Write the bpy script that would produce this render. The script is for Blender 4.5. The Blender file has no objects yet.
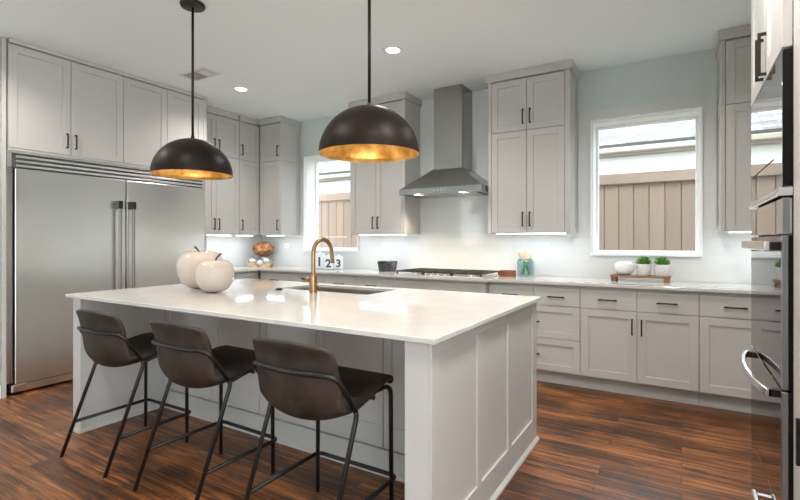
import bpy, bmesh, math, random
from mathutils import Vector, Matrix
random.seed(7)
S = bpy.context.scene
C = S.collection
PI = math.pi

# ------------------------------------------------------------------ camera, world, sun, exposure
cam_d = bpy.data.cameras.new('camera')
cam_d.sensor_width = 36.0
cam_d.lens = 36.0 * 464.5 / 800.0
cam_d.shift_y = -9.1 / 800.0
cam_d.clip_start = 0.02
cam = bpy.data.objects.new('camera', cam_d)
cam.location = (0, 0, 1.27)
cam.rotation_euler = (PI / 2, 0, math.radians(31.24))
C.objects.link(cam)
S.camera = cam

world = bpy.data.worlds.new('sky')
S.world = world
world.use_nodes = True
bg = world.node_tree.nodes['Background']
bg.inputs['Color'].default_value = (0.89, 0.955, 1.0, 1)
bg.inputs['Strength'].default_value = 2.4

sun_d = bpy.data.lights.new('sun', 'SUN')
sun_d.energy = 0.5
sun_d.angle = math.radians(3)
sun_d.color = (1.0, 0.95, 0.88)
sun = bpy.data.objects.new('sun', sun_d)
sun.rotation_euler = (math.radians(38), 0, math.radians(12))
C.objects.link(sun)

S.view_settings.view_transform = 'Standard'
S.view_settings.look = 'None'
S.view_settings.gamma = 1
S.view_settings.exposure = 1.38
S.view_settings.use_curve_mapping = False

DOWN_W = 34.0      # each recessed downlight
PEND_W = 1.1       # each pendant bulb
LED_W = 1.15        # per metre of under-cabinet strip

# ------------------------------------------------------------------ dimensions
CEIL = 2.92
YB = 4.80          # back wall
XL = -5.30         # left wall
XR = 0.95          # right wall of the kitchen
YN = -5.0          # open end of the living side
XE = 4.2
CT = 0.914         # worktop height

# ------------------------------------------------------------------ materials
def mat(name, color, rough=0.5, metal=0.0, **kw):
    m = bpy.data.materials.new(name); m.use_nodes = True
    b = m.node_tree.nodes['Principled BSDF']
    b.inputs['Base Color'].default_value = (*color, 1)
    b.inputs['Roughness'].default_value = rough
    b.inputs['Metallic'].default_value = metal
    for k, v in kw.items():
        b.inputs[k.replace('_', ' ')].default_value = v
    return m

def nodes(m):
    nt = m.node_tree
    return nt, nt.nodes, nt.links, nt.nodes['Principled BSDF']

def noise_tint(m, c1, c2, scale=(1, 1, 1), nscale=5.0, detail=4.0, bump=0.0, lo=0.35, hi=0.65, rough=None):
    nt, N, L, b = nodes(m)
    tc = N.new('ShaderNodeTexCoord'); mp = N.new('ShaderNodeMapping')
    mp.inputs['Scale'].default_value = scale
    nz = N.new('ShaderNodeTexNoise'); nz.inputs['Scale'].default_value = nscale; nz.inputs['Detail'].default_value = detail
    cr = N.new('ShaderNodeValToRGB')
    cr.color_ramp.elements[0].position = lo; cr.color_ramp.elements[0].color = (*c1, 1)
    cr.color_ramp.elements[1].position = hi; cr.color_ramp.elements[1].color = (*c2, 1)
    L.new(tc.outputs['Object'], mp.inputs['Vector']); L.new(mp.outputs['Vector'], nz.inputs['Vector'])
    L.new(nz.outputs['Fac'], cr.inputs['Fac']); L.new(cr.outputs['Color'], b.inputs['Base Color'])
    if rough:
        mr = N.new('ShaderNodeMapRange'); mr.inputs['To Min'].default_value = rough[0]; mr.inputs['To Max'].default_value = rough[1]
        L.new(nz.outputs['Fac'], mr.inputs['Value']); L.new(mr.outputs['Result'], b.inputs['Roughness'])
    if bump:
        bp = N.new('ShaderNodeBump'); bp.inputs['Strength'].default_value = bump; bp.inputs['Distance'].default_value = 0.01
        L.new(nz.outputs['Fac'], bp.inputs['Height']); L.new(bp.outputs['Normal'], b.inputs['Normal'])
    return m

CABC = (0.60, 0.585, 0.56)
M = {}
M['cab'] = noise_tint(mat('cabinet paint', CABC, 0.38), (0.515, 0.505, 0.482), (0.53, 0.52, 0.497), nscale=3)
M['toe'] = mat('toe kick paint', (0.55, 0.55, 0.54), 0.45)
M['ceil'] = noise_tint(mat('ceiling paint', (.74, .74, .73), 0.9), (.88, .945, .965), (.89, .955, .975), nscale=40, bump=0.02)
M['wall'] = noise_tint(mat('wall paint', (.56, .62, .61), 0.75), (.63, .70, .685), (.645, .71, .695), nscale=30, bump=0.02)
M['trim'] = mat('white trim paint', (.92, .935, .935), 0.35)
M['quartz'] = noise_tint(mat('white quartz', (.8, .78, .75), 0.055), (.60, .575, .545), (.63, .605, .575), nscale=9, detail=8)
M['quartz'].node_tree.nodes['Principled BSDF'].inputs['Specular IOR Level'].default_value = 0.62
M['steel'] = noise_tint(mat('brushed stainless steel', (.56, .56, .55), 0.3, 1.0), (.82, .82, .80), (.84, .84, .82), scale=(.6, .6, 60), nscale=3, rough=(0.24, 0.28))
M['steelv'] = noise_tint(mat('vertical brushed stainless steel', (.5, .5, .49), 0.3, 1.0), (.50, .49, .48), (.52, .51, .50), scale=(60, 60, .5), nscale=2, rough=(0.25, 0.31))
M['steeld'] = mat('dark satin steel', (.30, .31, .33), .3, 1.0)
M['hoodsteel'] = noise_tint(mat('hood brushed steel', (.36, .355, .34), .26, 1.0), (.35, .345, .33), (.37, .365, .35), scale=(40, 40, .4), nscale=2)
M['handlesteel'] = mat('satin handle steel', (.30, .285, .27), .42, 1.0)
M['chrome'] = mat('polished steel', (.78, .78, .78), 0.14, 1.0)
M['dark'] = mat('black parts and gap shade', (.006, .006, .006), 0.5)
M['dark'].node_tree.nodes['Principled BSDF'].inputs['Specular IOR Level'].default_value = 0.15
M['bronze'] = mat('dark bronze', (.035, .03, .027), 0.42, 0.6)
M['black'] = mat('satin black metal', (.018, .016, .015), 0.38, 0.4)
M['domeout'] = noise_tint(mat('oil rubbed bronze shade', (.014, .010, .008), 0.45, 0.15), (.009, .006, .005), (.022, .014, .010), nscale=5, rough=(0.36, 0.5))
M['domeout'].node_tree.nodes['Principled BSDF'].inputs['Specular IOR Level'].default_value = 0.16
M['gold'] = noise_tint(mat('gold leaf', (.8, .45, .1), 0.38, 0.9), (.42, .21, .04), (.88, .56, .19), nscale=11, detail=6, bump=0.12)
M['brass'] = mat('brushed brass', (.38, .245, .12), 0.28, 1.0)
M['glassblack'] = mat('black oven glass', (.012, .012, .013), 0.02, 0.0, IOR=2.3)
M['mirror'] = mat('mirrored oven glass', (.55, .54, .53), 0.015, 0.9)
M['ceramic'] = noise_tint(mat('white glazed ceramic', (.78, .72, .66), 0.12), (.52, .455, .40), (.57, .50, .44), nscale=4)
M['whitepot'] = mat('white pot glaze', (.82, .82, .81), 0.25)
M['stem'] = mat('dark stem', (.05, .03, .02), 0.6)
M['bulb'] = mat('bulb', (1, .9, .7), 0.3); 
def emissive(name, col, s):
    m = mat(name, col, 0.4); b = m.node_tree.nodes['Principled BSDF']
    b.inputs['Emission Color'].default_value = (*col, 1); b.inputs['Emission Strength'].default_value = s
    return m
M['bulb'] = emissive('warm bulb', (1, .72, .38), 3)
M['lens'] = emissive('downlight lens', (1, .95, .86), 4)
M['led'] = emissive('led strip', (.93, .96, 1), 3)
M['leaf'] = noise_tint(mat('green leaf', (.1, .3, .05), 0.5), (.07, .22, .03), (.22, .50, .10), nscale=30)
M['soil'] = mat('soil', (.05, .03, .02), 0.9)
M['rustic'] = noise_tint(mat('rustic wood', (.25, .13, .07), 0.65), (.13, .065, .035), (.42, .24, .14), scale=(4, 40, 40), nscale=2, bump=0.2)
M['redwood'] = noise_tint(mat('reddish wood', (.30, .11, .05), 0.45), (.13, .042, .02), (.30, .11, .05), scale=(5, 30, 30), nscale=2)
M['teak'] = noise_tint(mat('teak root', (.3, .13, .04), 0.55), (.10, .035, .012), (.50, .23, .08), nscale=18, detail=8, bump=0.8)
M['palewood'] = noise_tint(mat('pale wood', (.6, .42, .25), 0.55), (.50, .33, .18), (.70, .51, .33), scale=(6, 30, 30), nscale=2)
M['spoonwood'] = noise_tint(mat('spoon wood', (.75, .6, .42), 0.55), (.68, .52, .35), (.82, .68, .5), scale=(30, 30, 5), nscale=2)
M['greenhandle'] = mat('green handle', (.08, .42, .16), 0.4)
M['silverglass'] = noise_tint(mat('mercury glass', (.7, .73, .75), 0.1, 0.85), (.25, .28, .3), (.92, .94, .95), nscale=45, bump=0.4)
M['canister'] = mat('canister glaze', (.80, .86, .88), 0.3)
M['digit'] = mat('dark numeral', (.05, .06, .07), 0.5)
M['blackglass'] = noise_tint(mat('smoked black glass', (.02, .022, .025), 0.06), (.015, .016, .018), (.05, .052, .056), nscale=10)
M['iron'] = mat('cast iron', (.02, .019, .018), 0.55)
M['outletw'] = mat('outlet plastic', (.82, .83, .83), 0.35)
M['slot'] = mat('outlet slot', (.12, .12, .12), 0.5)
M['pvc'] = mat('window vinyl', (.85, .88, .88), 0.35)
M['ventw'] = mat('vent paint', (.70, .70, .69), 0.5)
M['ventd'] = mat('vent recess shade', (.30, .28, .24), 0.8)
M['suede'] = noise_tint(mat('brown distressed leather', (.07, .05, .04), 0.62), (.0105, .0066, .0043), (.050, .033, .021), nscale=8, detail=8, bump=0.08, rough=(0.5, 0.72))
M['piping'] = mat('dark piping', (.05, .037, .03), 0.6)
M['shingle'] = mat('grey shingle', (.42, .43, .45), 0.9)
M['siding'] = mat('white siding', (.86, .86, .84), 0.7)
M['fascia'] = mat('cream fascia', (.36, .32, .27), 0.6)
M['grass'] = noise_tint(mat('ground outside', (.2, .25, .1), 0.9), (.12, .16, .05), (.28, .3, .14), nscale=20)
M['rubber'] = mat('rubber', (.02, .02, .02), 0.7)

def jar_glass():
    m = mat('teal glass', (.35, .55, .55), 0.04); b = m.node_tree.nodes['Principled BSDF']
    nt, N, L, b = nodes(m)
    tr = N.new('ShaderNodeBsdfTransparent'); tr.inputs['Color'].default_value = (.80, .87, .87, 1)
    gl = N.new('ShaderNodeBsdfGlossy'); gl.inputs['Roughness'].default_value = 0.04; gl.inputs['Color'].default_value = (.9, .95, .95, 1)
    lw = N.new('ShaderNodeLayerWeight'); lw.inputs['Blend'].default_value = 0.25
    mr = N.new('ShaderNodeMapRange'); mr.inputs['To Min'].default_value = 0.05; mr.inputs['To Max'].default_value = 0.45
    mx = N.new('ShaderNodeMixShader')
    L.new(lw.outputs['Facing'], mr.inputs['Value']); L.new(mr.outputs['Result'], mx.inputs['Fac'])
    L.new(tr.outputs[0], mx.inputs[1]); L.new(gl.outputs[0], mx.inputs[2])
    L.new(mx.outputs[0], N['Material Output'].inputs['Surface'])
    return m
M['jarglass'] = jar_glass()
def pane_glass():
    m = mat('window glass', (.9, 1, 1), 0.0)
    nt, N, L, b = nodes(m)
    tr = N.new('ShaderNodeBsdfTransparent'); tr.inputs['Color'].default_value = (.96, .98, .98, 1)
    gl = N.new('ShaderNodeBsdfGlossy'); gl.inputs['Roughness'].default_value = 0.0
    mx = N.new('ShaderNodeMixShader'); mx.inputs['Fac'].default_value = 0.06
    L.new(tr.outputs[0], mx.inputs[1]); L.new(gl.outputs[0], mx.inputs[2])
    L.new(mx.outputs[0], N['Material Output'].inputs['Surface'])
    return m
M['pane'] = pane_glass()

def floor_mat():
    m = mat('stained hardwood planks', (.2, .08, .03), 0.3)
    nt, N, L, b = nodes(m)
    tc = N.new('ShaderNodeTexCoord')
    br = N.new('ShaderNodeTexBrick')
    br.offset = 0.37; br.offset_frequency = 2
    br.inputs['Scale'].default_value = 1.0
    br.inputs['Brick Width'].default_value = 1.05; br.inputs['Row Height'].default_value = 0.105
    br.inputs['Mortar Size'].default_value = 0.0014; br.inputs['Mortar Smooth'].default_value = 0.1
    br.inputs['Bias'].default_value = 0.0
    br.inputs['Color1'].default_value = (0, 0, 0, 1); br.inputs['Color2'].default_value = (1, 1, 1, 1)
    br.inputs['Mortar'].default_value = (.5, .5, .5, 1)
    L.new(tc.outputs['Object'], br.inputs['Vector'])
    # long grain, shifted per plank
    sep = N.new('ShaderNodeSeparateXYZ'); L.new(tc.outputs['Object'], sep.inputs[0])
    cmb = N.new('ShaderNodeCombineXYZ')
    mulx = N.new('ShaderNodeMath'); mulx.operation = 'MULTIPLY'; mulx.inputs[1].default_value = 1.9
    muly = N.new('ShaderNodeMath'); muly.operation = 'MULTIPLY'; muly.inputs[1].default_value = 38
    mulz = N.new('ShaderNodeMath'); mulz.operation = 'MULTIPLY'; mulz.inputs[1].default_value = 9
    L.new(sep.outputs['X'], mulx.inputs[0]); L.new(sep.outputs['Y'], muly.inputs[0]); L.new(br.outputs['Color'], mulz.inputs[0])
    L.new(mulx.outputs[0], cmb.inputs['X']); L.new(muly.outputs[0], cmb.inputs['Y']); L.new(mulz.outputs[0], cmb.inputs['Z'])
    n1 = N.new('ShaderNodeTexNoise'); n1.inputs['Scale'].default_value = 1.0; n1.inputs['Detail'].default_value = 9; n1.inputs['Roughness'].default_value = 0.68
    n1.inputs['Distortion'].default_value = 0.9
    L.new(cmb.outputs[0], n1.inputs['Vector'])
    n2 = N.new('ShaderNodeTexNoise'); n2.inputs['Scale'].default_value = 2.2; n2.inputs['Detail'].default_value = 3
    L.new(tc.outputs['Object'], n2.inputs['Vector'])
    a = N.new('ShaderNodeMath'); a.operation = 'MULTIPLY_ADD'; a.inputs[1].default_value = 0.17; 
    L.new(br.outputs['Color'], a.inputs[0])
    s1 = N.new('ShaderNodeMath'); s1.operation = 'MULTIPLY_ADD'; s1.inputs[1].default_value = 1.35
    L.new(n1.outputs['Fac'], s1.inputs[0])
    s2 = N.new('ShaderNodeMath'); s2.operation = 'MULTIPLY_ADD'; s2.inputs[1].default_value = 0.55; s2.inputs[2].default_value = -0.52
    L.new(n2.outputs['Fac'], s2.inputs[0]); L.new(s2.outputs[0], s1.inputs[2]); L.new(s1.outputs[0], a.inputs[2])
    cr = N.new('ShaderNodeValToRGB'); e = cr.color_ramp.elements
    e[0].position = 0.31; e[0].color = (.034, .0125, .0055, 1)
    e[1].position = 0.92; e[1].color = (.58, .245, .082, 1)
    k = e.new(0.50); k.color = (.115, .040, .012, 1)
    k = e.new(0.68); k.color = (.32, .118, .034, 1)
    L.new(a.outputs[0], cr.inputs['Fac'])
    mx = N.new('ShaderNodeMix'); mx.data_type = 'RGBA'
    mx.inputs[7].default_value = (.012, .006, .004, 1)
    L.new(br.outputs['Fac'], mx.inputs[0]); L.new(cr.outputs['Color'], mx.inputs[6])
    L.new(mx.outputs[2], b.inputs['Base Color'])
    mr = N.new('ShaderNodeMapRange'); mr.inputs['To Min'].default_value = 0.22; mr.inputs['To Max'].default_value = 0.42
    L.new(n1.outputs['Fac'], mr.inputs['Value']); L.new(mr.outputs['Result'], b.inputs['Roughness'])
    bp = N.new('ShaderNodeBump'); bp.inputs['Strength'].default_value = 0.16; bp.inputs['Distance'].default_value = 0.01
    h = N.new('ShaderNodeMath'); h.operation = 'SUBTRACT'
    L.new(n1.outputs['Fac'], h.inputs[0]); L.new(br.outputs['Fac'], h.inputs[1]); L.new(h.outputs[0], bp.inputs['Height'])
    L.new(bp.outputs['Normal'], b.inputs['Normal'])
    return m
M['floor'] = floor_mat()
M['floor'].node_tree.nodes['Principled BSDF'].inputs['Specular IOR Level'].default_value = 0.36

def tile_mat(name, axis, c1=(.735, .755, .75), c2=(.755, .775, .77)):
    m = mat(name, c1, 0.08)
    nt, N, L, b = nodes(m)
    tc = N.new('ShaderNodeTexCoord'); sep = N.new('ShaderNodeSeparateXYZ'); cmb = N.new('ShaderNodeCombineXYZ')
    L.new(tc.outputs['Object'], sep.inputs[0])
    L.new(sep.outputs[axis], cmb.inputs['X']); L.new(sep.outputs['Z'], cmb.inputs['Y'])
    br = N.new('ShaderNodeTexBrick'); br.inputs['Scale'].default_value = 1
    br.inputs['Brick Width'].default_value = 0.305; br.inputs['Row Height'].default_value = 0.0765
    br.inputs['Mortar Size'].default_value = 0.0018; br.inputs['Mortar Smooth'].default_value = 0.3
    br.inputs['Color1'].default_value = (*c1, 1); br.inputs['Color2'].default_value = (*c2, 1)
    br.inputs['Mortar'].default_value = (.69, .705, .70, 1)
    L.new(cmb.outputs[0], br.inputs['Vector'])
    L.new(br.outputs['Color'], b.inputs['Base Color'])
    bp = N.new('ShaderNodeBump'); bp.invert = True; bp.inputs['Strength'].default_value = 0.22; bp.inputs['Distance'].default_value = 0.004
    L.new(br.outputs['Fac'], bp.inputs['Height']); L.new(bp.outputs['Normal'], b.inputs['Normal'])
    return m
M['tilex'] = tile_mat('white subway tile back', 'X')
M['tiley'] = tile_mat('white subway tile left', 'Y')

def fence_mat():
    m = mat('cedar fence boards', (.45, .36, .30), 0.8)
    nt, N, L, b = nodes(m)
    tc = N.new('ShaderNodeTexCoord'); sep = N.new('ShaderNodeSeparateXYZ'); cmb = N.new('ShaderNodeCombineXYZ')
    L.new(tc.outputs['Object'], sep.inputs[0]); L.new(sep.outputs['X'], cmb.inputs['Y']); L.new(sep.outputs['Z'], cmb.inputs['X'])
    br = N.new('ShaderNodeTexBrick'); br.offset = 0; br.inputs['Scale'].default_value = 1
    br.inputs['Brick Width'].default_value = 9; br.inputs['Row Height'].default_value = 0.17
    br.inputs['Mortar Size'].default_value = 0.0
    br.inputs['Color1'].default_value = (.205, .140, .105, 1); br.inputs['Color2'].default_value = (.25, .172, .13, 1)
    br.inputs['Mortar'].default_value = (.12, .08, .065, 1)
    L.new(cmb.outputs[0], br.inputs['Vector'])
    mp = N.new('ShaderNodeMapping'); mp.inputs['Scale'].default_value = (22, 22, 1.5)
    nz = N.new('ShaderNodeTexNoise'); nz.inputs['Scale'].default_value = 1.5; nz.inputs['Detail'].default_value = 5
    L.new(tc.outputs['Object'], mp.inputs[0]); L.new(mp.outputs[0], nz.inputs['Vector'])
    mr = N.new('ShaderNodeMapRange'); mr.inputs['To Min'].default_value = 0.82; mr.inputs['To Max'].default_value = 1.14
    L.new(nz.outputs['Fac'], mr.inputs['Value'])
    mx = N.new('ShaderNodeMix'); mx.data_type = 'RGBA'; mx.blend_type = 'MULTIPLY'; mx.inputs[0].default_value = 1
    L.new(br.outputs['Color'], mx.inputs[6]); L.new(mr.outputs['Result'], mx.inputs[7]); L.new(mx.outputs[2], b.inputs['Base Color'])
    return m
M['fence'] = fence_mat()
M['fencerail'] = noise_tint(mat('cedar rail', (.26, .18, .15), .8), (.21, .145, .11), (.25, .175, .135), scale=(1, 20, 20), nscale=2)
def shingle_mat():
    m = M['shingle']; nt, N, L, b = nodes(m)
    tc = N.new('ShaderNodeTexCoord')
    br = N.new('ShaderNodeTexBrick'); br.inputs['Scale'].default_value = 1
    br.inputs['Brick Width'].default_value = 0.3; br.inputs['Row Height'].default_value = 0.11
    br.inputs['Mortar Size'].default_value = 0.008
    br.inputs['Color1'].default_value = (.13, .133, .138, 1); br.inputs['Color2'].default_value = (.31, .312, .316, 1)
    br.inputs['Mortar'].default_value = (.09, .09, .092, 1)
    L.new(tc.outputs['Object'], br.inputs['Vector']); L.new(br.outputs['Color'], b.inputs['Base Color'])
shingle_mat()

# ------------------------------------------------------------------ mesh helpers
class MB:
    def __init__(s): s.bm = bmesh.new()
    def box(s, x0, x1, y0, y1, z0, z1):
        if x0 > x1: x0, x1 = x1, x0
        if y0 > y1: y0, y1 = y1, y0
        if z0 > z1: z0, z1 = z1, z0
        v = [s.bm.verts.new((x, y, z)) for x in (x0, x1) for y in (y0, y1) for z in (z0, z1)]
        for q in ((0, 1, 3, 2), (4, 6, 7, 5), (0, 4, 5, 1), (2, 3, 7, 6), (0, 2, 6, 4), (1, 5, 7, 3)):
            s.bm.faces.new([v[i] for i in q])
        return s
    def prism(s, pts, axis, a, b):
        """closed outline pts (2-D) extruded along axis from a to b"""
        def mk(p, t):
            return {'x': (t, p[0], p[1]), 'y': (p[0], t, p[1]), 'z': (p[0], p[1], t)}[axis]
        A = [s.bm.verts.new(mk(p, a)) for p in pts]; B = [s.bm.verts.new(mk(p, b)) for p in pts]
        n = len(pts)
        s.bm.faces.new(A); s.bm.faces.new(B[::-1])
        for i in range(n): s.bm.faces.new((A[i], B[i], B[(i + 1) % n], A[(i + 1) % n]))
        return s
    def tube(s, pts, r, n=12, caps=True):
        pts = [Vector(p) for p in pts]
        rs = r if isinstance(r, (list, tuple)) else [r] * len(pts)
        rings = []; up = None
        for i, p in enumerate(pts):
            t = (pts[min(i + 1, len(pts) - 1)] - pts[max(i - 1, 0)]).normalized()
            if up is None:
                up = Vector((0, 0, 1)) if abs(t.z) < 0.9 else Vector((1, 0, 0))
            u = (up - t * up.dot(t)).normalized(); up = u
            w = t.cross(u)
            rings.append([s.bm.verts.new(p + (u * math.cos(2 * PI * k / n) + w * math.sin(2 * PI * k / n)) * rs[i]) for k in range(n)])
        for a, b in zip(rings, rings[1:]):
            for k in range(n): s.bm.faces.new((a[k], a[(k + 1) % n], b[(k + 1) % n], b[k]))
        if caps:
            s.bm.faces.new(rings[0][::-1]); s.bm.faces.new(rings[-1])
        return s
    def lathe(s, prof, n=32, c=(0, 0, 0), squash=None):
        rings = []
        for r, z in prof:
            if r < 1e-5: rings.append([s.bm.verts.new((c[0], c[1], c[2] + z))])
            else: rings.append([s.bm.verts.new((c[0] + r * math.cos(2 * PI * k / n), c[1] + r * math.sin(2 * PI * k / n), c[2] + z)) for k in range(n)])
        for a, b in zip(rings, rings[1:]):
            for k in range(n):
                k2 = (k + 1) % n
                if len(a) == 1 and len(b) == 1: continue
                if len(a) == 1: s.bm.faces.new((a[0], b[k2], b[k]))
                elif len(b) == 1: s.bm.faces.new((a[k], a[k2], b[0]))
                else: s.bm.faces.new((a[k], a[k2], b[k2], b[k]))
        return s
    def done(s, name, m, parent=None, smooth=False, bevel=0.0, segs=1, label=None, kind=None):
        bmesh.ops.recalc_face_normals(s.bm, faces=s.bm.faces)
        me = bpy.data.meshes.new(name); s.bm.to_mesh(me); s.bm.free()
        me.materials.append(M[m] if isinstance(m, str) else m)
        if smooth:
            me.shade_smooth() if hasattr(me, 'shade_smooth') else None
            for p in me.polygons: p.use_smooth = True
        o = bpy.data.objects.new(name, me); C.objects.link(o)
        if parent is not None: o.parent = parent
        if bevel:
            b = o.modifiers.new('bevel', 'BEVEL'); b.width = bevel; b.segments = segs; b.limit_method = 'ANGLE'; b.angle_limit = math.radians(40)
            b.harden_normals = False
        if label: o['label'] = label
        if kind: o['kind'] = kind
        return o

def sharp(o, ang=40):
    """smooth shading with sharp creases"""
    me = o.data
    bm = bmesh.new(); bm.from_mesh(me)
    for e in bm.edges:
        if len(e.link_faces) == 2 and e.calc_face_angle(0) > math.radians(ang): e.smooth = False
    bm.to_mesh(me); bm.free()
    return o

def tag(o, label, cat, group=None):
    o['label'] = label; o['category'] = cat
    if group: o['group'] = group
    return o
def thing(name, label, cat, loc=(0, 0, 0), group=None, rz=0):
    o = bpy.data.objects.new(name, None); C.objects.link(o); o.location = loc; o.rotation_euler = (0, 0, rz)
    o.empty_display_size = 0.1
    return tag(o, label, cat, group)
def box(name, m, parent, x0, x1, y0, y1, z0, z1, bevel=0.0015, label=None):
    return MB().box(x0, x1, y0, y1, z0, z1).done(name, m, parent, bevel=bevel, label=label)
def struct(name, mb, m, parent=None):
    o = mb.done(name, m, parent); o['kind'] = 'structure'; return o
def kids(o): return [c for c in bpy.data.objects if c.parent == o]
def dup(root, loc, label=None, rz=None):
    def cp(o, parent):
        c = o.copy(); C.objects.link(c)
        if parent is not None: c.parent = parent
        for ch in kids(o): cp(ch, c)
        return c
    # children are listed before copying so new copies are not revisited
    r = cp(root, None); r.location = loc
    if rz is not None: r.rotation_euler = (0, 0, rz)
    if label: r['label'] = label
    return r
def lamp(name, kind, loc, energy, color, parent=None, **kw):
    d = bpy.data.lights.new(name, kind); d.energy = energy; d.color = color
    for k, v in kw.items(): setattr(d, k, v)
    o = bpy.data.objects.new(name, d); C.objects.link(o); o.location = loc
    if parent is not None: o.parent = parent
    return o

# ------------------------------------------------------------------ the setting
struct('floor', MB().box(XL - .15, XE, YN, YB + .16, -0.1, 0), 'floor')
struct('ceiling', MB().box(XL - .15, XE, YN, YB + .16, CEIL, CEIL + 0.12), 'ceil')
struct('wall_left', MB().box(XL - .15, XL, YN, -4.2, 0, CEIL).box(XL - .15, XL, -2.5, YB + .16, 0, CEIL).box(XL - .15, XL, -4.2, -2.5, 2.6, CEIL), 'wall')  # opening in the unseen rear stretch is added to let daylight in
struct('wall_right', MB().box(XR, XR + .15, 0.9, YB + .16, 0, CEIL), 'wall')
struct('wall_side', MB().box(XR + .15, XE, 0.9, 1.05, 0, CEIL), 'wall')
struct('wall_far_right', MB().box(XE, XE + .15, YN, -4.6, 0, CEIL).box(XE, XE + .15, .5, 1.05, 0, CEIL).box(XE, XE + .15, -2.1, -1.95, 0, 2.65).box(XE, XE + .15, -4.6, .5, 2.65, CEIL), 'wall')  # unseen wall, its openings shaped to admit light from the right
struct('wall_pantry', MB().box(XL, -4.70, 0.55, 1.53, 0, CEIL), 'wall')
struct('baseboard_left', MB().box(-4.70, -4.686, 0.55, 1.53, 0, 0.11), 'trim')

# back wall with two window openings
W = [(-4.43, -3.53, 1.145, 2.412), (-0.742, 0.140, 1.145, 2.412)]
WT = .26           # wall thickness at the windows
mb = MB()
xs = [XL - .15, W[0][0], W[0][1], W[1][0], W[1][1], XR + .15]
for i in range(5):
    if i in (1, 3):
        w = W[0] if i == 1 else W[1]
        mb.box(xs[i], xs[i + 1], YB, YB + WT, 0, w[2]); mb.box(xs[i], xs[i + 1], YB, YB + WT, w[3], CEIL)
    else: mb.box(xs[i], xs[i + 1], YB, YB + WT, 0, CEIL)
struct('wall_back', mb, 'wall')
# living side: unseen end wall, openings added and sized for the daylight they admit
mb = MB()
for x0, x1 in ((XL, 1.0), (2.4, 2.55), (4.0, XE)): mb.box(x0, x1, YN - .15, YN, 0, CEIL)
mb.box(XL, XE, YN - .15, YN, 2.75, CEIL)
struct('wall_rear', mb, 'wall')

# tile: thin slabs on the walls
def tile_back(n, x0, x1, z0, z1): struct(n, MB().box(x0, x1, YB - .010, YB - .0005, z0, z1), 'tilex')
mb = MB()
T = YB - .010
def tb(x0, x1, z0, z1): mb.box(x0, x1, T, YB - .0005, z0, z1)
tb(XL + .01, -4.445, CT, 1.40)
tb(-4.445, -3.515, CT, 1.13)
tb(-3.515, -2.63, CT, 1.40)
tb(-2.63, -1.65, CT, CEIL - .001)
tb(-1.65, -0.868, CT, 1.40)
tb(-0.868, -0.758, CT, 2.52); tb(-0.758, 0.148, CT, 1.13); tb(-0.758, 0.148, 2.415, 2.52); tb(0.148, 0.255, CT, 2.52)
tb(0.255, XR, CT, 1.40)
struct('backsplash_back', mb, 'tilex')
struct('backsplash_left', MB().box(XL + .0005, XL + .010, 3.45, T, CT, 1.40), 'tiley')

for i, (x0, x1, z0, z1) in enumerate(W):
    n = i + 1
    w = bpy.data.objects.new(f'window_{n}', None); C.objects.link(w); w['kind'] = 'structure'
    cw = 0.016
    mb = MB(); y0, y1 = YB - .034, YB - .002
    mb.box(x0 - cw, x0, y0, y1, z0 - cw, z1 + cw); mb.box(x1, x1 + cw, y0, y1, z0 - cw, z1 + cw)
    mb.box(x0, x1, y0, y1, z1, z1 + cw); mb.box(x0, x1, y0, y1, z0 - cw, z0)
    mb.done('window_casing', 'trim', w, bevel=.003)
    mb = MB(); t = .012                                    # jamb lining
    mb.box(x0, x0 + t, YB - .004, YB + WT - .01, z0, z1); mb.box(x1 - t, x1, YB - .004, YB + WT - .01, z0, z1)
    mb.box(x0 + t, x1 - t, YB - .004, YB + WT - .01, z1 - t, z1); mb.box(x0 + t, x1 - t, YB - .004, YB + WT - .01, z0, z0 + t)
    mb.done('window_jamb', 'trim', w)
    mb = MB(); f = .022; a, b, c, d = x0 + t, x1 - t, z0 + t, z1 - t
    mb.box(a, a + f, YB + .17, YB + .225, c, d); mb.box(b - f, b, YB + .17, YB + .225, c, d)
    mb.box(a + f, b - f, YB + .17, YB + .225, d - f, d); mb.box(a + f, b - f, YB + .17, YB + .225, c, c + f)
    mb.done('window_frame', 'pvc', w, bevel=.003)
    MB().box(a + f - .004, b - f + .004, YB + .195, YB + .200, c + f - .004, d - f + .004).done('window_pane', 'pane', w)

# ------------------------------------------------------------------ outside
struct('ground_outside', MB().box(-22, 14, YB + .27, 30, -0.5, -0.35), 'grass')
FY = 6.5
fence = thing('wooden_fence', 'pinkish brown plank fence running behind both kitchen windows', 'fence', (0, FY, -.35))
mb = MB()
for k in range(112): mb.box(-13.94 + k * .17, -13.94 + k * .17 + .160, 0, .02, 0.05, 2.44)
mb.box(-14, 5, .0204, .03, .05, 2.43)  # backing sheet added to block light coming through the board gaps
mb.done('board_panel', 'fence', fence)
box('back_rail', 'fencerail', fence, -14, 5, .0304, .07, .3, .42); box('back_rail', 'fencerail', fence, -14, 5, .0304, .07, 1.2, 1.32); box('back_rail', 'fencerail', fence, -14, 5, .0304, .07, 2.1, 2.22)
box('top_rail', 'fencerail', fence, -14, 5, -.045, 0.0, 2.34, 2.47, bevel=.004)
for k in range(8): box('post', 'fence', fence, -12.5 + k * 2.4, -12.41 + k * 2.4, .071, .16, 0, 2.40, bevel=0)
nb = thing('neighbour_house', 'white sided house with grey shingle roof beyond the fence', 'house', (0, 8.6, -.35))
box('wall', 'siding', nb, -20, 10, -.24, .2, 0, 2.995, bevel=0)
box('fascia', 'fascia', nb, -20, 10, -.45, -.42, 3.00, 3.09, bevel=.004)
box('gutter', 'fascia', nb, -20, 10, -.55, -.452, 3.02, 3.10, bevel=.01)
box('soffit', 'fascia', nb, -20, 10, -.42, -.0, 3.0, 3.03, bevel=0)
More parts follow.
